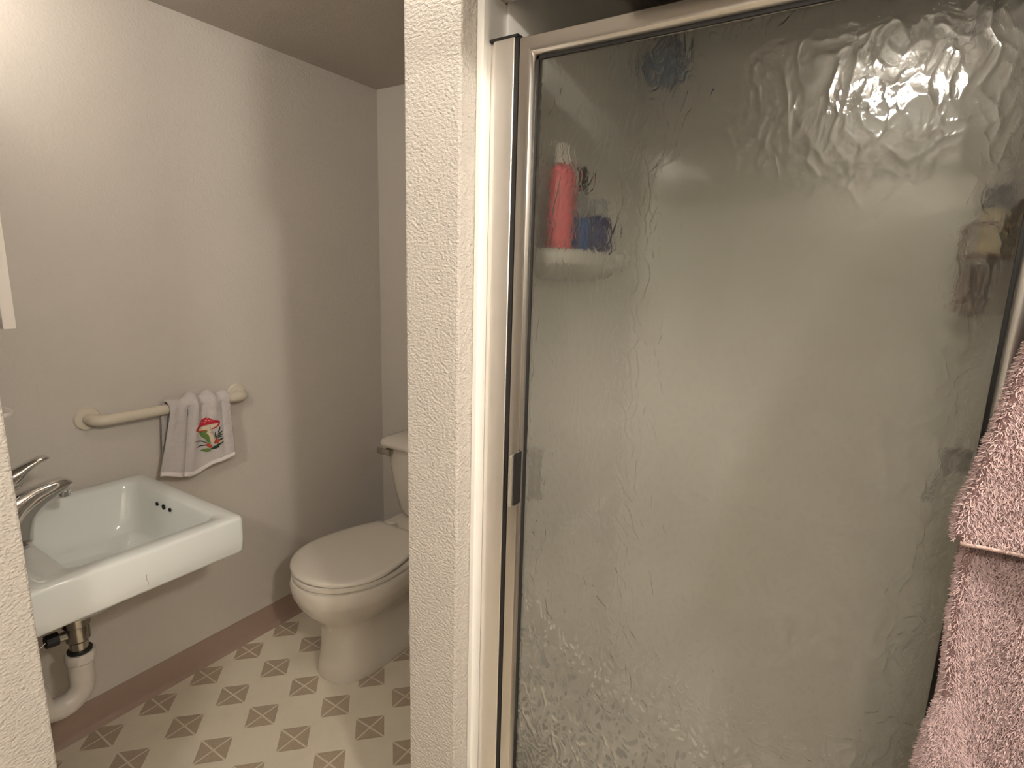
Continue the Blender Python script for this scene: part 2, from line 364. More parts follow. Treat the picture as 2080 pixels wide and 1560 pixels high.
def tk(z, hw, yf, r=.05): return rrect(TX - hw, TX + hw, yf, 1.815, z, r)
keep(obj('tank', loft([tk(.396, .125, 1.665), tk(.402, .145, 1.645), tk(.43, .158, 1.635), tk(.52, .176, 1.625), tk(.62, .192, 1.617), tk(.705, .202, 1.612)]), M['toilet'], smooth=50), t)
def lr(z, d): 
    P = []
    for p in rrect(TX - .214 + d, TX + .214 - d, 1.594 + d, 1.82 - d * .3, z, .035):
        if p.y < 1.70: p.y -= .018 * (1 - ((p.x - TX) / .214) ** 2)
        P.append(p)
    return P
keep(obj('tank_lid', loft([lr(.703, .006), lr(.706, 0), lr(.722, 0), lr(.732, .006), lr(.741, .02), lr(.747, .05), lr(.749, .09)]), M['toilet'], smooth=60), t)
lev = obj('flush_lever', box(-1.648, -1.572, 1.578, 1.590, .674, .700, .005), M['dull_chrome'], smooth=40)
keep(lev, t)
keep(obj('lever_base', lathe([(.016, 0), (.016, -.02)], (-1.60, 1.612, .686), 'y', 16), M['dull_chrome'], smooth=40), t)

# ------------------------------------------------------------------ sink
t = thing('sink', 'white wall-hung rectangular sink with faucet beside the grab bar', 'sink', (-1.55, .30, .79))
X0, X1, Y0, Y1, ZR = -1.812, -1.280, .302, .768, .795
def rr(d, z, r, dy0=None): return rrect(X0 + d, X1 - d, Y0 + (d if dy0 is None else dy0), Y1 - d, z, r)
DX, DY = -1.55, .50
def circ(r, z, like):     # circle with as many points as a rounded rectangle, phased to match its corners
    P = []; n = len(like)
    for k in range(n):
        q = like[k]; a = math.atan2(q.y - DY, q.x - DX); P.append(Vector((DX + r * math.cos(a), DY + r * math.sin(a), z)))
    return P
like = rr(.1, 0, .03)
rings = [circ(.028, .560, like), circ(.055, .572, like), circ(.10, .600, like), circ(.145, .650, like), rrect(X0 + .03, X1 - .03, Y0 + .012, Y1 - .03, .690, .05),
         rr(.010, .697, .02, .006), rr(.004, .700, .017, .0), rr(.001, .706, .016, 0), rr(.0, .735, .015, 0), rr(.0, ZR - .009, .015, 0), rr(.0025, ZR - .003, .015, .001), rr(.007, ZR, .014, .004)]
def bas(dx, dyf, dyb, z, r): return rrect(X0 + dx, X1 - dx, Y0 + dyb, Y1 - dyf, z, r)
rings += [bas(.046, .040, .105, ZR - .001, .03), bas(.052, .046, .112, ZR - .008, .032), bas(.060, .052, .120, ZR - .03, .036), bas(.085, .066, .135, ZR - .09, .045),
          bas(.10, .078, .145, ZR - .125, .055), bas(.125, .10, .155, ZR - .142, .06), bas(.17, .14, .165, ZR - .148, .04)]
rings += [circ(.03, ZR - .152, like), circ(.022, ZR - .156, like)]
sk = obj('basin', loft(rings), M['porcelain'], smooth=60); keep(sk, t)
for x, r in ((-1.61, .0055), (-1.575, .0075), (-1.542, .0055)):
    yy = Y1 - .0535
    keep(obj('overflow_hole', lathe([(r, 0), (r, -.003)], (x, yy, ZR - .034), 'y', 14), M['hole_shade'], smooth=40), t)  # near-black discs stand in for the shade inside the holes
keep(obj('drain_plug', lathe([(.024, 0), (.024, .004), (.018, .007), (.004, .008)], (DX, DY, ZR - .155), 'z', 20), M['chrome'], smooth=40), t)
keep(obj('hairline_crack', tube([(X1 + .0002, .531, .712), (X1 + .0003, .533, .722), (X1 + .0002, .530, .730), (X1 + .0003, .531, .742)], .0006, 5), M['brown']), t)

# faucet stands on the sink deck
t = thing('faucet', 'single-lever chrome faucet with curved spout on the sink deck', 'faucet', (-1.55, .365, ZR))
def prof_solid(top, bot, width, n=10, rnd=.9):
    """spout-like body in the YZ plane: pairs of top and bottom points, elliptical cross-section"""
    rings = []
    for (ty, tz), (by, bz), wd in zip(top, bot, width):
        c = Vector((-1.55, (ty + by) / 2, (tz + bz) / 2)); hv = Vector((0, ty - by, tz - bz)) / 2; ring = []
        for k in range(20):
            a = 2 * PI * k / 20; cx, sy = math.cos(a), math.sin(a)
            ring.append(c + Vector((math.copysign(abs(cx) ** .7, cx) * wd, 0, 0)) + hv * math.copysign(abs(sy) ** .7, sy))
        rings.append(ring)
    return loft(rings)
top = [(.335, ZR), (.338, .83), (.350, .870), (.375, .895), (.410, .909), (.438, .916), (.466, .921), (.488, .921), (.502, .914), (.507, .905)]
bot = [(.420, ZR), (.422, .815), (.426, .832), (.432, .846), (.443, .858), (.452, .868), (.464, .876), (.480, .886), (.493, .893), (.503, .899)]
wd = [.030, .028, .026, .024, .022, .0205, .0195, .0185, .016, .009]
T2 = catmull([(0, *p) for p in top], 3); B2 = catmull([(0, *p) for p in bot], 3); W2 = [v.x for v in catmull([(x, 0, 0) for x in wd], 3)]
keep(obj('spout', prof_solid([(v.y, v.z) for v in T2], [(v.y, v.z) for v in B2], W2), M['chrome'], smooth=60), t)
keep(obj('aerator', lathe([(.011, .875), (.012, .877), (.012, .892)], (-1.55, .490, 0), 'z', 18), M['chrome'], smooth=40), t)
keep(obj('lever_neck', tube([(-1.55, .372, .885), (-1.55, .380, .925), (-1.55, .388, .95)], [.024, .022, .018], 18), M['chrome'], smooth=60), t)
top = [(.352, .945), (.375, .955), (.404, .965), (.426, .974), (.450, .982), (.463, .982), (.470, .977)]
bot = [(.365, .915), (.395, .918), (.412, .925), (.426, .952), (.446, .967), (.460, .971), (.468, .973)]
wd = [.018, .020, .019, .017, .016, .014, .008]
T2 = catmull([(0, *p) for p in top], 3); B2 = catmull([(0, *p) for p in bot], 3); W2 = [v.x for v in catmull([(x, 0, 0) for x in wd], 3)]
keep(obj('lever', prof_solid([(v.y, v.z) for v in T2], [(v.y, v.z) for v in B2], W2), M['chrome'], smooth=60), t)
keep(obj('base_plate', loft([rrect(-1.60, -1.50, .328, .412, ZR - .001, .03), rrect(-1.60, -1.50, .328, .412, ZR + .006, .03), rrect(-1.596, -1.504, .332, .408, ZR + .009, .028)]), M['chrome'], smooth=40), t)

# drain trap hangs under the sink
t = thing('drain_trap', 'chrome drain tailpiece with black nut and white plastic trap under the sink', 'pipe', (-1.55, .475, .36))
DYY = .478
keep(obj('flange_nut', lathe([(.026, .568), (.030, .566), (.030, .545), (.024, .540)], (-1.55, DYY, 0), 'z', 24), M['dull_chrome'], smooth=40), t)
keep(obj('tailpiece', lathe([(.0235, .548), (.026, .535), (.026, .505), (.020, .498), (.020, .455)], (-1.55, DYY, 0), 'z', 24), M['dull_chrome'], smooth=40), t)
keep(obj('pop_up_branch', tube([(-1.55, DYY - .01, .523), (-1.55, .432, .527)], .0115), M['dull_chrome'], smooth=40), t)
kn = obj('rod_nut', tube([(-1.55, .438, .527), (-1.55, .414, .529)], [.017, .016], 8), M['black'], smooth=30); keep(kn, t)
keep(obj('pivot_rod', tube([(-1.55, .416, .528), (-1.55, .36, .497)], .0022, 8), M['dull_chrome'], smooth=60), t)
keep(obj('washer', lathe([(.026, .476), (.026, .470), (.021, .468)], (-1.55, DYY, 0), 'z', 24), M['black'], smooth=40), t)
bm = lathe([(.031, .470), (.033, .466), (.033, .446), (.029, .442)], (-1.55, DYY, 0), 'z', 12)
keep(obj('slip_nut', bm, M['pvc'], smooth=30), t)
pts = [(-1.55, DYY - .002, .446), (-1.55, DYY - .003, .42), (-1.55, DYY - .003, .395)] + arc((-1.55, DYY - .050, .390), (0, 1, 0), (0, 0, -1), .047, 0, PI, 12) + [(-1.55, DYY - .097, .40)]
pts += arc((-1.55, DYY - .127, .40), (0, 1, 0), (0, 0, 1), .03, 0, PI / 2, 6) + [(-1.55, .302, .43)]
keep(obj('trap_bend', tube(pts, .0275, 20), M['pvc'], smooth=60), t)
keep(obj('wall_flange', lathe([(.042, .3005), (.042, .306), (.03, .312)], (-1.55, 0, .43), 'y', 24), M['chrome'], smooth=40), t)

# ------------------------------------------------------------------ grab bar
t = thing('grab_bar', 'cream enamelled grab bar on the left wall above the sink', 'grab bar', (XL, .89, .975))
BX, BZ, ya, yb = -1.805, .976, .664, 1.120
pts = [(XL + .004, ya, BZ)] + arc((XL + .034, ya + .026, BZ), (0, -1, 0), (1, 0, 0), .026, 0, PI / 2, 7) + arc((BX + .0, ya + .05, BZ), (1, 0, 0), (0, 1, 0), 0, 0, 1, 1)
pts = [(XL + .004, ya, BZ), (XL + .03, ya, BZ)] + arc((XL + .03, ya + .03, BZ), (0, -1, 0), (1, 0, 0), .03, .2, PI / 2, 6) + [(BX, (ya + yb) / 2, BZ)] + arc((XL + .03, yb - .03, BZ), (1, 0, 0), (0, 1, 0), .03, 0, PI / 2 - .2, 6) + [(XL + .03, yb, BZ), (XL + .004, yb, BZ)]
keep(obj('bar', tube(pts, .0155, 20), M['bar'], smooth=60), t)
for y in (ya, yb):
    keep(obj('flange', lathe([(.034, 0), (.034, .004), (.031, .008), (.018, .010)], (XL, y, BZ), 'x', 32), M['bar'], smooth=40), t)

# ------------------------------------------------------------------ embroidered hand towel over the bar
t = thing('hand_towel', 'small white terry towel with an embroidered red mushroom draped over the grab bar', 'towel', (BX, .94, BZ))
def lerp(a, b, t): return a + (b - a) * t
def curve1(pts, x):
    for (x0, y0), (x1, y1) in zip(pts, pts[1:]):
        if x <= x1:
            s = max(0, min(1, (x - x0) / (x1 - x0))); s = s * s * (3 - 2 * s); return lerp(y0, y1, s)
    return pts[-1][1]
def bump1(x, c, wd): return math.exp(-((x - c) / wd) ** 2)
def htowel(u, v):
    """u across (left to right), v: 0 back hem, .36 over the bar, 1 front hem"""
    zb = curve1([(0, .778), (.42, .748), (.75, .772), (1, .782)], u)       # front hem
    if v < .36:
        s = v / .36; y = lerp(.848, 1.040, u) + lerp(-.012, 0, s) * (1 - u)
        z = lerp(.80, BZ + .004, s); x = BX - .0215 + .003 * math.sin(u * 9 + s * 3)
        return Vector((x, y, z))
    if v < .46:
        a = (v - .36) / .10 * PI; y = lerp(.852, 1.044, u)
        rr_ = .0215 + .012 * bump1(u, .40, .07) + .010 * bump1(u, .70, .08)
        return Vector((BX - math.cos(a) * rr_, y, BZ + .004 + math.sin(a) * rr_ + .004 * math.sin(u * 21)))
    s = (v - .46) / .54
    yl = lerp(.852, .802, s ** 1.1); yr = lerp(1.044, 1.048, s)
    y = lerp(yl, yr, u)
    z = lerp(BZ + .004, zb, s)
    x = BX + .0225 + .017 * (1 - s) * bump1(u, .40, .06) - .012 * bump1(u, .31, .035) + .010 * (1 - s) ** 2 * bump1(u, .72, .08) * (1 - s) ** 1.2 - .007 * bump1(u, .52, .03) * max(0, 1 - s * 1.8)
    x += .010 * bump1(u, .22, .14) * s + .006 * math.sin(u * 7.5 + 1) * s - .006 * bump1(u, .86, .03) * (1 - s * .7) + .008 * bump1(u, .05, .06) * (1 - s)
    x += .0015 * noise.noise(Vector((u * 9, v * 9, 1)))
    return Vector((x, y, z))
sheet(htowel, 80, 90, 'cloth', M['terry'], t, thick=.006)
def hband(u, v):
    p = htowel(u, .965 + .035 * v); return p + Vector((.0042, 0, -.0005))
sheet(hband, 60, 3, 'hem', M['terry_hem'], t, thick=.002)
# embroidery: small raised stitched patches lying on the front of the cloth
def on_cloth(y, z):
    # find (u, v) of the front flap for a wall-plane position
    u, v = .6, .7
    for _ in range(40):
        p = htowel(u, v); du = (y - p.y) / .22; dv = (p.z - z) / .40
        u = max(.0, min(1, u + du * .7)); v = max(.46, min(1, v + dv * .7))
    return htowel(u, v)
def patch(name, poly, m, lift=.0045, label=None):
    poly = [Vector(q).to_3d() for q in poly]
    bm = bmesh.new(); vs = [bm.verts.new((q.x, q.y, 0)) for q in poly]; f = bm.faces.new(vs)
    bmesh.ops.triangulate(bm, faces=[f]); bmesh.ops.subdivide_edges(bm, edges=list(bm.edges), cuts=1)
    for v in bm.verts:
        p = on_cloth(v.co.x, v.co.y); v.co = Vector((p.x + lift, p.y, p.z))
    r = bmesh.ops.extrude_face_region(bm, geom=list(bm.faces))
    for v in [g for g in r['geom'] if isinstance(g, bmesh.types.BMVert)]: v.co.x -= .003
    return keep(obj(name, bm, m, label=label), t)
def E2(pts, dy=0, dz=0):    # crop pixels (15.6 per photo pixel) to cloth plane, affine
    out = []
    for x, y in pts:
        yy = .928 + (x - 290) * .000102 - (y - 650) * .000009
        zz = .899 - (x - 290) * .000022 - (y - 650) * .000109
        out.append((yy + dy, zz + dz))
    return out
cm = lambda n, c: mat(n, c, .6, bump=[(900, .0012, 1, (1, 1, 1))])
M['red'] = cm('red_thread', (.50, .012, .03)); M['spot'] = cm('pink_thread', (.80, .30, .30)); M['ivory'] = cm('ivory_thread', (.72, .62, .45))
M['green'] = cm('green_thread', (.13, .22, .05)); M['dkgreen'] = cm('dark_green_thread', (.012, .04, .018)); M['orange'] = cm('orange_thread', (.50, .06, .015)); M['greyth'] = cm('grey_thread', (.42, .36, .34))
patch('mushroom_gills', E2([(300, 640), (540, 545), (940, 450), (930, 500), (830, 580), (700, 640), (580, 670), (400, 690), (310, 680)]), M['ivory'], .0046)
patch('mushroom_cap', E2([(210, 660), (280, 560), (340, 460), (450, 350), (560, 290), (680, 300), (760, 350), (930, 355), (990, 390), (1000, 450), (950, 440), (820, 455), (620, 500), (450, 550), (310, 620), (270, 690)]), M['red'], .0054)
patch('mushroom_cap_rim', E2([(1000, 430), (960, 520), (860, 600), (750, 640), (740, 615), (850, 560), (930, 490), (955, 440)]), M['red'], .0056)
patch('mushroom_cap_rim', E2([(215, 650), (300, 690), (400, 700), (590, 670), (590, 695), (400, 725), (270, 715), (205, 690)]), M['orange'], .0056)
for cx, cy, r in ((430, 440, 34), (560, 380, 40), (650, 375, 34), (520, 440, 26), (600, 315, 24), (360, 510, 26), (720, 380, 22)):
    patch('cap_spot', E2([(cx + r * math.cos(k * PI / 3), cy + r * .7 * math.sin(k * PI / 3)) for k in range(6)]), M['spot'], .0064)
patch('mushroom_stem', E2([(560, 540), (680, 520), (700, 620), (760, 700), (800, 740), (840, 900), (830, 1010), (800, 1160), (750, 1130), (700, 1000), (660, 830), (580, 770), (620, 690)]), M['ivory'], .0060)
patch('stem_shade', E2([(690, 530), (700, 620), (770, 710), (820, 780), (850, 900), (840, 960), (800, 880), (760, 780), (690, 760), (740, 720), (680, 640), (665, 560)]), M['greyth'], .0068)
patch('leaf', E2([(320, 720), (600, 700), (650, 830), (700, 1000), (720, 1080), (600, 1030), (560, 950), (440, 880)]), M['green'], .0052)
for P_ in ([(170, 1020), (300, 985), (450, 995), (600, 1050), (720, 1110), (600, 1075), (450, 1025), (300, 1010)], [(270, 1200), (400, 1140), (560, 1125), (640, 1140), (540, 1150), (400, 1165)],
           [(940, 740), (1000, 560), (1015, 600), (970, 740)], [(850, 720), (900, 860), (900, 960), (850, 860)], [(900, 800), (1060, 700), (1100, 690), (980, 800)], [(900, 830), (1110, 780), (1120, 795), (960, 850)],
           [(900, 880), (1080, 840), (1090, 860), (940, 900)], [(960, 960), (1130, 890), (1120, 920), (1000, 1000)], [(900, 1120), (1060, 1050), (1150, 1010), (1060, 1090), (960, 1150)],
           [(720, 1250), (860, 1160), (980, 1130), (990, 1190), (900, 1240), (760, 1270)]):
    patch('leaf', E2(P_), M['dkgreen'], .0056)
patch('leaf', E2([(380, 1310), (500, 1250), (640, 1230), (740, 1270), (690, 1330), (560, 1340), (450, 1310)]), M['green'], .0056)
patch('berry', E2([(560, 1110), (640, 1090), (740, 1130), (750, 1190), (700, 1225), (620, 1180)]), M['orange'], .0066)
patch('berry', E2([(880, 950), (960, 930), (1010, 980), (950, 1070), (860, 1090), (830, 1080)]), M['orange'], .0066)

# ------------------------------------------------------------------ medicine cabinet and soap dish on the sink wall
t = thing('medicine_cabinet', 'white-edged medicine cabinet on the wall above the sink', 'cabinet', (-1.6, .30, 1.285))
keep(obj('body', box(-1.80, -1.412, .3005, .376, 1.300, 1.975, .002), M['cabinet']), t)
d = keep(obj('door', box(-1.812, -1.391, .379, .400, 1.288, 1.985, .0025), M['cabinet'], smooth=40), t)
mr = obj('mirror_glass', box(-1.80, -1.403, .4003, .402, 1.30, 1.973), M['mirror']); mr.parent = d
o = thing('soap_dish', 'small white soap dish on the wall above the faucet', 'soap dish', (-1.44, .30, 1.115))
keep(obj('bracket', box(-1.46, -1.42, .3005, .312, 1.10, 1.15, .004), M['white_plastic'], smooth=40), o)
keep(obj('bowl', loft([rrect(-1.47, -1.40, .306, .362, 1.1125, .012), rrect(-1.48, -1.392, .304, .380, 1.118, .02), rrect(-1.48, -1.390, .304, .382, 1.126, .02), rrect(-1.474, -1.398, .310, .374, 1.126, .018), rrect(-1.468, -1.404, .314, .366, 1.118, .015)]), M['white_plastic'], smooth=50), o)
o2 = thing('soap_bar', 'white bar of soap lying in the soap dish', 'soap', (-1.435, .34, 1.12))
keep(obj('bar', loft([rrect(-1.462, -1.408, .318, .362, 1.1185, .014), rrect(-1.466, -1.404, .315, .368, 1.126, .018), rrect(-1.462, -1.408, .316, .364, 1.138, .016), rrect(-1.452, -1.418, .322, .354, 1.144, .012)]), M['white_plastic'], smooth=60), o2)

# ------------------------------------------------------------------ shower stall (one moulded fibreglass unit)
t = thing('shower_stall', 'white moulded fibreglass shower stall behind the glass door', 'shower', (-.18, 1.2, 0))
SURR_OFF = -1
SL, SR, SF, SB, SZ = -.577, .205, .800, 1.575, 2.06
# walls: U-shaped plan with rounded back corners, lower part thicker by a ledge at z=.80
def uplan(z, d, r=.05, lip=True):
    P = [Vector((SL + d, .866, z))]
    P += [Vector((SL + d, 1.0, z))]
    P += [Vector((SL + d, y, z)) for y in (1.2, 1.3)] + [Vector((SL + d * .5, 1.4, z))]; d *= .15
    P += arc((SL + d + r, SB - d - r, z), (-1, 0, 0), (0, 1, 0), r, 0, PI / 2, 6)
    P += [Vector((x, SB - d, z)) for x in (-.3, -.1)]
    P += arc((SR - d - r, SB - d - r, z), (0, 1, 0), (1, 0, 0), r, 0, PI / 2, 6)
    P += [Vector((SR - d, y, z)) for y in (1.4, 1.2, 1.0, .866)]
    return P
rings = [uplan(.085, .028), uplan(.10, .022), uplan(.77, .022), uplan(.79, .019), uplan(.797, .012), uplan(.80, .002), uplan(.82, 0), uplan(SZ - .06, 0), uplan(SZ - .02, .004), uplan(SZ, .012)]
bmw = loft(rings, False, False, closed=False)
me = bpy.data.meshes.new('surround'); bmesh.ops.recalc_face_normals(bmw, faces=bmw.faces); bmw.to_mesh(me); bmw.free(); me.shade_smooth(); me.set_sharp_from_angle(angle=math.radians(50)); me.materials.append(M['stall'])
o = bpy.data.objects.new('surround', me); COL.objects.link(o); keep(o, t); s = o.modifiers.new('s', 'SOLIDIFY'); s.thickness = .006; s.offset = SURR_OFF
SURR = o
# front flanges standing against the partition and the side wall
def flange(side):
    s = 1 if side < 0 else -1; xw = -.590 if side < 0 else .225; xi = SL if side < 0 else SR
    prof = [(xw, .870), (xw, .804), (xw + s * .001, .801), (xi - s * .003, .800), (xi, .803), (xi + s * .0015, .812), (xi, .822), (xi, .870)]
    return loft([[Vector((x, y, z)) for x, y in prof] for z in (0.0, 1.862)])
keep(obj('front_flange', flange(-1), M['stall'], smooth=35), t); keep(obj('front_flange', flange(1), M['stall'], smooth=35), t)
# pan with raised curb
keep(obj('pan', loft([rrect(SL + .001, SR - .001, .802, SB - .001, 0.001, .01), rrect(SL + .001, SR - .001, .802, SB - .001, .108, .012), rrect(SL + .01, SR - .01, .806, SB - .005, .116, .012), rrect(SL + .02, SR - .02, .875, SB - .02, .116, .05),
         rrect(SL + .035, SR - .035, .895, SB - .035, .085, .05), rrect(SL + .08, SR - .08, .94, SB - .08, .070, .05), rrect(-.24, -.14, 1.15, 1.25, .062, .04)]), M['stall'], smooth=45), t)
keep(obj('drain_grate', lathe([(.04, .062), (.04, .066), (.034, .067)], (-.19, 1.2, 0), 'z', 24), M['chrome'], smooth=40), t)
def shelf(x_in, dirx, y0, y1, z, dep, nm='soap_shelf'):
    def pl(zz, d):
        P = [Vector((x_in, y0 + d, zz))]
        for k in range(13):
            a = PI * k / 12; P.append(Vector((x_in + dirx * (dep - d) * math.sin(a) ** .45, (y0 + y1) / 2 - ((y1 - y0) / 2 - d) * math.cos(a), zz)))
        P.append(Vector((x_in, y1 - d, zz))); return P
    return loft([pl(z - .05, .045), pl(z - .03, .02), pl(z - .022, .003), pl(z - .018, 0), pl(z + .004, 0), pl(z + .008, .004), pl(z + .006, .010), pl(z, .014)])
keep(obj('soap_shelf', shelf(SL + .0005, 1, .93, 1.31, 1.462, .105), M['stall'], smooth=50), t)

# bottles on the moulded shelf
def bottle(name, label, x, y, z, r, h, body, cap, capr, caph, neck=.012, group=None, flat=.8):
    e = thing(name, label, 'bottle', (x, y, z), group)
    def ring(rr_, zz): return [Vector((rr_ * flat * math.cos(2 * PI * k / 20), rr_ * math.sin(2 * PI * k / 20), zz)) for k in range(20)]
    b = obj('body', loft([ring(r * .9, 0), ring(r, .006), ring(r, h * .82), ring(r * .9, h * .92), ring(r * .5, h), ring(neck * .8, h), ]), body, e, smooth=50)
    c = obj('cap', loft([ring(capr, h - .002), ring(capr, h + caph * .85), ring(capr * .85, h + caph)]), cap, e, smooth=40)
    return e
ZS = 1.464
bottle('shampoo_bottle', 'tall coral pink bottle with a white cap, seen blurred through the shower glass', -.520, .985, ZS, .030, .162, M['pinkbottle'], M['white_plastic'], .019, .034)
bottle('conditioner_bottle', 'slim grey bottle with a black cap and blue lower half next to the pink bottle', -.520, 1.075, ZS, .019, .125, M['greyclear'], M['black'], .012, .045)
o = obj('blue_label', lathe([(.0195, .004), (.0198, .006), (.0198, .070), (.0195, .072)], (0, 0, 0), 'z', 20), M['bluebottle'], [q for q in bpy.data.objects if q.name.startswith('conditioner_bottle')][0], smooth=50)
bottle('lotion_bottle', 'squat navy blue bottle with a grey top at the right end of the shelf', -.522, 1.165, ZS, .036, .085, M['navy'], M['greyclear'], .022, .032)
# razor leaning behind, dark
# blue bath puff on a cord
t = thing('bath_puff', 'dark blue bath puff hanging high in the left corner of the shower', 'bath puff', (-.53, 1.50, 1.95))
bm = bmesh.new(); bmesh.ops.create_icosphere(bm, subdivisions=4, radius=.055)
for v in bm.verts:
    d_ = v.co.normalized(); v.co = d_ * (.052 + .012 * abs(noise.noise(d_ * 5)) + .008 * noise.noise(d_ * 14)) + Vector((-.513, 1.505, 1.955))
keep(obj('mesh_ruffles', bm, M['bluepuff'], smooth=180), t)
keep(obj('cord', tube([(-.513, 1.505, 2.0), (-.525, 1.53, 2.03), (-.53, 1.562, 2.035)], .003, 8), M['bluepuff'], smooth=60), t)
t = thing('suction_hook', 'clear round hook on the shower wall holding the blue bath puff', 'hook', (-.53, 1.575, 2.03))
keep(obj('cup', lathe([(.022, -.001), (.018, -.008), (.006, -.012)], (-.52, SB, 2.035), 'y', 20), M['greyclear'], smooth=50), t)
keep(obj('peg', tube([(-.52, SB - .01, 2.035), (-.525, SB - .03, 2.033), (-.525, SB - .034, 2.042)], .004, 8), M['greyclear'], smooth=50), t)

# mixer valve and shower head on the right panel
t = thing('shower_valve', 'chrome shower mixer valve with lever on the right side of the stall', 'valve', (SR, 1.30, 1.10))
keep(obj('escutcheon', lathe([(.075, 0), (.075, -.004), (.06, -.012), (.03, -.016)], (SR, 1.30, 1.10), 'x', 32), M['chrome'], smooth=40), t)
keep(obj('stem', lathe([(.024, -.012), (.022, -.05), (.018, -.054)], (SR, 1.30, 1.10), 'x', 20), M['chrome'], smooth=40), t)
keep(obj('lever', tube([(SR - .045, 1.30, 1.105), (SR - .05, 1.27, 1.09), (SR - .065, 1.235, 1.06), (SR - .075, 1.22, 1.035)], [.014, .011, .009, .008], 12), M['chrome'], smooth=60), t)
t = thing('overhead_shower', 'chrome overhead shower rose on a bent arm at the right side of the stall', 'shower', (SR, 1.30, 1.90))
keep(obj('arm', tube(catmull([(SR, 1.32, 1.91), (SR - .04, 1.32, 1.92), (SR - .08, 1.32, 1.895), (SR - .10, 1.32, 1.87)], 4), .009, 12), M['chrome'], smooth=60), t)
hd = lathe([(.014, .02), (.018, 0), (.038, -.03), (.040, -.04), (.034, -.043)], (0, 0, 0), 'z', 24)
bmesh.ops.rotate(hd, verts=hd.verts, cent=(0, 0, 0), matrix=Matrix.Rotation(math.radians(30), 3, 'Y')); bmesh.ops.translate(hd, verts=hd.verts, vec=(SR - .105, 1.32, 1.86))
keep(obj('head', hd, M['chrome'], smooth=40), t)
# wire caddy hanging on the shower arm, holding two bottles
t = thing('shower_caddy', 'rust-brown wire caddy hanging in the right corner of the shower', 'caddy', (SR - .03, 1.37, 1.47))
def wire(p, r=.003): return tube(p, r, 8)
def loop(x0, x1, y0, y1, z): 
    P = rrect(x0, x1, y0, y1, z, .02, 3); return P + [P[0]]
for z in (1.475, 1.53):
    keep(obj('wire_ring', wire(loop(.135, .200, 1.30, 1.46, z)), M['copper'], smooth=60), t)
for y in (1.34, 1.38, 1.42):
    keep(obj('bottom_wire', wire([(.200, y, 1.53), (.200, y, 1.475), (.135, y, 1.475), (.135, y, 1.53)], .002), M['copper'], smooth=60), t)
keep(obj('hanger', wire([(.199, 1.31, 1.475), (.199, 1.31, 1.90), (.199, 1.32, 1.925), (.199, 1.33, 1.90), (.199, 1.45, 1.60), (.199, 1.45, 1.475)], .0025), M['copper'], smooth=60), t)
bottle('soap_bottle', 'cream coloured bottle with a dark cap in the wire shower caddy', .171, 1.345, 1.478, .026, .085, M['cream'], M['black'], .026, .035, group=None)
bottle('white_bottle', 'tall white bottle at the back of the wire shower caddy', .170, 1.415, 1.478, .027, .19, M['white_plastic'], M['white_plastic'], .017, .03)
t = thing('washcloth', 'small brown cloth hanging under the wire shower caddy', 'cloth', (.15, 1.40, 1.40))
sheet(lambda u, v: Vector((.140 + .05 * u, 1.405 + .012 * math.sin(u * 8) + .01 * v, 1.472 - .10 * v - .01 * math.sin(u * 3))), 16, 12, 'cloth', M['brown'], t, thick=.004)

# ------------------------------------------------------------------ shower door: jambs fixed to the stall, door hung between
def jamb(x0, x1, side, nm_label):
    e = thing('door_jamb', nm_label, 'door frame', ((x0 + x1) / 2, .83, .117), 'satin aluminium jambs beside the shower door')
    z0, z1 = .117, 1.792
    s = 1 if side < 0 else -1
    a, b = (x0, x1) if side < 0 else (x1, x0)
    prof = [(a, .855), (a, .824), (a + s * .006, .822), (a + s * .0065, .824), (a + s * .008, .824), (a + s * .0085, .818), (a + s * .014, .8172), (a + s * .020, .8178), (a + s * .027, .8172), (b - s * .001, .817), (b, .818), (b, .855)]
    keep(obj('channel', loft([[Vector((x, y, z)) for x, y in prof] for z in (z0, z1 - .004)]), M['alu'], smooth=35), e)
    keep(obj('end_cap', loft([[Vector((x, y, z)) for x, y in ((a + s * .001, .853), (a + s * .001, .8165), (b + s * .007, .8165), (b + s * .007, .853))] for z in (z1 - .004, z1)]), M['black'], e if False else None), e)
    keep(obj('gap_shade', box(min(b, b + s * .006), max(b, b + s * .0072), .8195, .850, z0, z1 - .004), M['black']), e)  # black filler painted in for the shade of the gap beside the door
    return e
JL = jamb(-.5765, -.528, -1, 'left satin aluminium jamb of the shower door next to the partition')
JR = jamb(.1715, .2045, 1, 'right satin aluminium jamb of the shower door behind the pink towel')
t = thing('shower_door', 'framed shower door with hammered obscure glass', 'shower door', (-.18, .835, .13))
DL, DR, DZ0, DZ1, IL, IR, IZ0, IZ1 = -.5205, .1640, .130, 1.787, -.4935, .1330, .160, 1.7585
# mitred frame members: profile across the width w (0 outer .. 1 inner), front depth
prof = [(0, .850), (0, .822), (.05, .8205), (.62, .8195), (.80, .8205), (.92, .8245), (.985, .829), (1.0, .831), (1.0, .850)]
def member(which):
    def corner(px, y, cx, cz):   # cx, cz: choose left/right, bottom/top
        x = lerp(DL, IL, px) if cx == 0 else lerp(DR, IR, px)
        z = lerp(DZ0, IZ0, px) if cz == 0 else lerp(DZ1, IZ1, px)
        return Vector((x, y, z))
    ends = {'left': ((0, 0), (0, 1)), 'right': ((1, 0), (1, 1)), 'top': ((0, 1), (1, 1)), 'bottom': ((0, 0), (1, 0))}[which]
    return loft([[corner(p, y, *e) for p, y in prof] for e in ends])
keep(obj('frame_stile', member('left'), M['alu_door'], smooth=25), t); keep(obj('frame_stile', member('right'), M['alu_door'], smooth=25), t)
keep(obj('frame_rail', member('top'), M['alu_door'], smooth=25), t); keep(obj('frame_rail', member('bottom'), M['alu_door'], smooth=25), t)
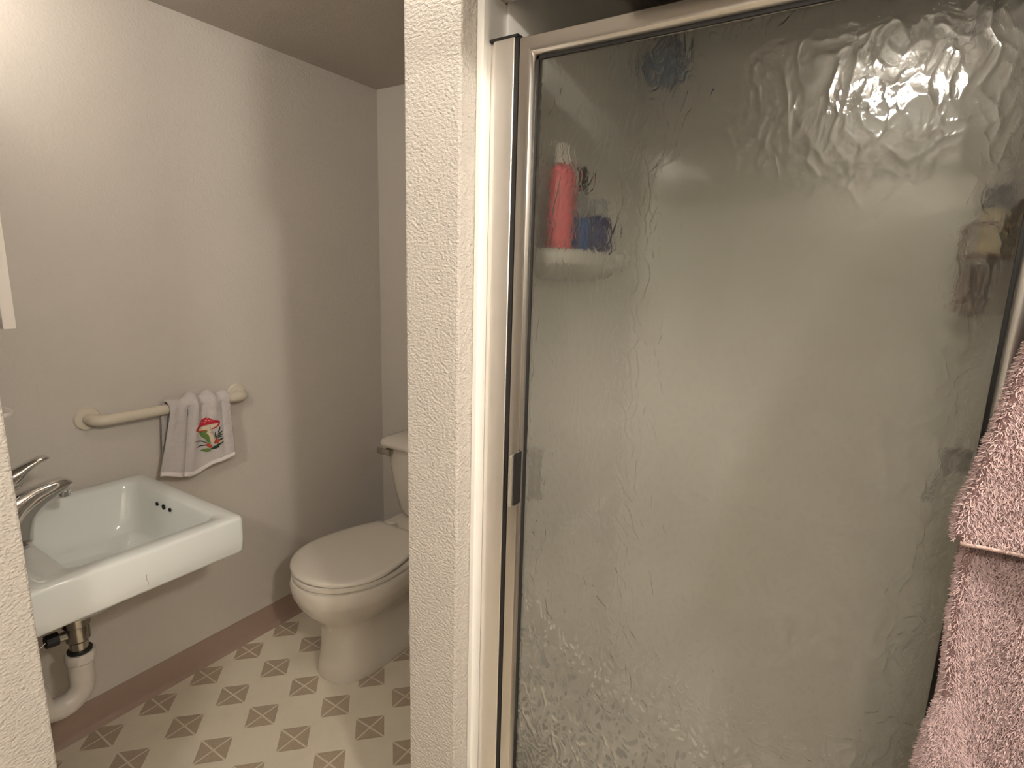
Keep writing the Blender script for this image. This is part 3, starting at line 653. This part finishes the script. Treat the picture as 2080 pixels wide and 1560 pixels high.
g = keep(obj('glass_pane', box(IL - .004, IR + .004, .836, .838, IZ0 - .004, IZ1 + .004), M['glass']), t)
def gasket():
    bm = bmesh.new()
    for (x0, x1, z0, z1) in ((IL, IL + .0035, IZ0, IZ1), (IR - .0035, IR, IZ0, IZ1), (IL, IR, IZ1 - .0045, IZ1), (IL, IR, IZ0, IZ0 + .004)):
        box(x0, x1, .8315, .8355, z0, z1, bm=bm)
    return bm
keep(obj('gasket', gasket(), M['black']), t)
# pull handles outside and inside on the left stile
hb = bmesh.new()
box(-.4990, -.4950, .7905, .8215, 1.012, 1.107, .0006, 1, bm=hb); box(-.4950, -.4925, .7905, .7925, 1.012, 1.107, bm=hb)
keep(obj('outer_pull', hb, M['alu'], label='bright narrow pull rail'), t)
keep(obj('pull_gap_shade', box(-.4948, -.4922, .800, .8215, 1.012, 1.109), M['black']), t)  # black strip standing in for the dark gap behind the pull
hb = bmesh.new()
box(-.4985, -.497, .850, .878, 1.000, 1.100, bm=hb); box(-.4985, -.480, .876, .879, 1.000, 1.100, bm=hb)
keep(obj('inner_pull', hb, M['dull_chrome']), t)

# ------------------------------------------------------------------ pink bath towel on a robe hook
t = thing('robe_hook', 'chrome robe hook on the wall right of the shower carrying the pink towel', 'hook', (.36, .76, 1.76))
keep(obj('plate', lathe([(.022, 0), (.022, -.005), (.012, -.01)], (.36, .76, 1.76), 'y', 20), M['chrome'], smooth=40), t)
keep(obj('peg', tube(catmull([(.36, .755, 1.76), (.36, .72, 1.75), (.36, .70, 1.755), (.36, .69, 1.78)], 4), .006, 12), M['chrome'], smooth=60), t)
t = thing('bath_towel', 'thick dusty pink terry bath towel hanging at the right edge of the shower door', 'towel', (.36, .70, 1.70))
ledge1 = [(1.205, .0945), (1.215, .0925), (1.225, .0925), (1.236, .0935), (1.250, .0975), (1.30, .106), (1.358, .114), (1.42, .128), (1.50, .150), (1.58, .185), (1.66, .235), (1.73, .300), (1.765, .335)]
ledge2 = [(.10, .16), (.40, .140), (.60, .128), (.80, .118), (.90, .113), (1.00, .110), (1.05, .1105), (1.11, .106), (1.17, .106), (1.23, .110), (1.35, .13), (1.5, .17), (1.65, .25), (1.75, .33)]
def pw(tab, z):
    for (z0, x0), (z1, x1) in zip(tab, tab[1:]):
        if z <= z1: return lerp(x0, x1, max(0, (z - z0) / (z1 - z0)))
    return tab[-1][1]
def flap1(u, v):        # upper flap; u from behind the left edge across the front to the right, v from hem up
    z = lerp(1.206, 1.765, v) if True else 0
    xl = pw(ledge1, z); wid = lerp(.42, .05, v ** 1.3); dep = lerp(.034, .02, v)
    zz = z - (.008 * math.sin(min(u, .5) * 3)) * (1 - v)
    if u < .18:                                   # rolled left edge
        a = u / .18 * PI / 2; return Vector((xl + dep * .8 * (1 - math.sin(a)), .600 + dep * 1.2 * math.cos(a) + (.03 * v), zz))
    s = (u - .18) / .82
    y = .600 + .03 * v - .018 * math.sin(s * PI * 1.0) * (1 - v) + .012 * math.sin(s * 14) * (1 - v * .5)
    return Vector((xl + s * wid, y, zz))
def flap2(u, v):
    z = lerp(.12, 1.75, v); xl = pw(ledge2, z); wid = lerp(.40, .05, v ** 2)
    if u < .16:
        a = u / .16 * PI / 2; return Vector((xl + .03 * (1 - math.sin(a)), .618 + .040 * math.cos(a) + .02 * v, z))
    s = (u - .16) / .84
    y = .618 + .02 * v + .020 * math.sin(s * 12 + z * 1.5) * (1 - v * .6) * min(1, s * 6) + .02 * s
    return Vector((xl + s * wid, y, z))
def fold3(u, v):         # lowest fold sweeping out to the left below z 1.03
    z = lerp(.10, 1.030, v); xl = pw([(.10, .06), (.5, .078), (.80, .090), (.93, .0985), (.97, .1015), (1.0, .104), (1.02, .1075), (1.03, .112)], z)
    xr = pw([(.10, .36), (.8, .24), (.93, .150), (1.0, .122), (1.03, .114)], z)
    a = u * PI * .95
    return Vector((lerp(xr, xl, .5 + .5 * math.cos(PI - a) * -1) if False else xl + (xr - xl) * (1 - math.cos(a)) / 2 + .001, .632 - .040 * math.sin(a) * min(1, (1.035 - z) * 5), z))
def displaced(fn, amp, seed):
    def g(u, v):
        p = fn(u, v); n = noise.noise(p * 38 + Vector((seed, 0, 0))) * .6 + noise.noise(p * 110) * .4
        return p + Vector((-.3, -1, 0)).normalized() * n * amp
    return g
P1 = displaced(flap1, .0035, 1); P2 = displaced(flap2, .0035, 5); P3 = displaced(fold3, .003, 9)
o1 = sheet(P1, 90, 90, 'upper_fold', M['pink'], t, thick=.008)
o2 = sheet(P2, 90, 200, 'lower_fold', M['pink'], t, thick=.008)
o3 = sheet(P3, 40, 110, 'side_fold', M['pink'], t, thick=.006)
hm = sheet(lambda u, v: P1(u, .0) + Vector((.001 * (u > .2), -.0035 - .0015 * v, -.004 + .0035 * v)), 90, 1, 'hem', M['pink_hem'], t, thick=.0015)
# terry pile: short bent loops standing on the folds (all of it one mesh, nobody could count it)
def pile(fns, n_per):
    V = []; Fc = []
    for fn, n, ur, vr in fns:
        for _ in range(n):
            u = random.uniform(*ur); v = random.uniform(*vr); p = fn(u, v)
            e = .004; du = fn(min(u + e, 1), v) - fn(max(u - e, 0), v); dv = fn(u, min(v + e, 1)) - fn(u, max(v - e, 0))
            nrm = dv.cross(du)
            if nrm.length < 1e-9: continue
            nrm.normalize()
            if nrm.x * -.45 - nrm.y < 0: nrm.negate()
            L = random.uniform(.0022, .0042); wd_ = random.uniform(.00030, .00055)
            d = (nrm + Vector((random.gauss(0, .45), random.gauss(0, .2), random.gauss(-.25, .45)))).normalized()
            sd = d.cross(Vector((random.gauss(0, 1), random.gauss(0, 1), random.gauss(0, 1)))).normalized() * wd_
            p0 = p + nrm * .0036; p1 = p0 + d * L * .55; p2 = p0 + d * L + Vector((random.gauss(0, .001), 0, random.gauss(-.0012, .001)))
            b = len(V); V += [p0 - sd, p0 + sd, p1 + sd * .9, p1 - sd * .9, p2 + sd * .5, p2 - sd * .5]
            Fc += [(b, b + 1, b + 2, b + 3), (b + 3, b + 2, b + 4, b + 5)]
    me = bpy.data.meshes.new('terry_pile'); me.from_pydata([tuple(v) for v in V], [], Fc); me.shade_smooth(); me.materials.append(M['pink_pile'])
    o = bpy.data.objects.new('terry_pile', me); COL.objects.link(o); o['kind'] = 'stuff'; keep(o, t); return o
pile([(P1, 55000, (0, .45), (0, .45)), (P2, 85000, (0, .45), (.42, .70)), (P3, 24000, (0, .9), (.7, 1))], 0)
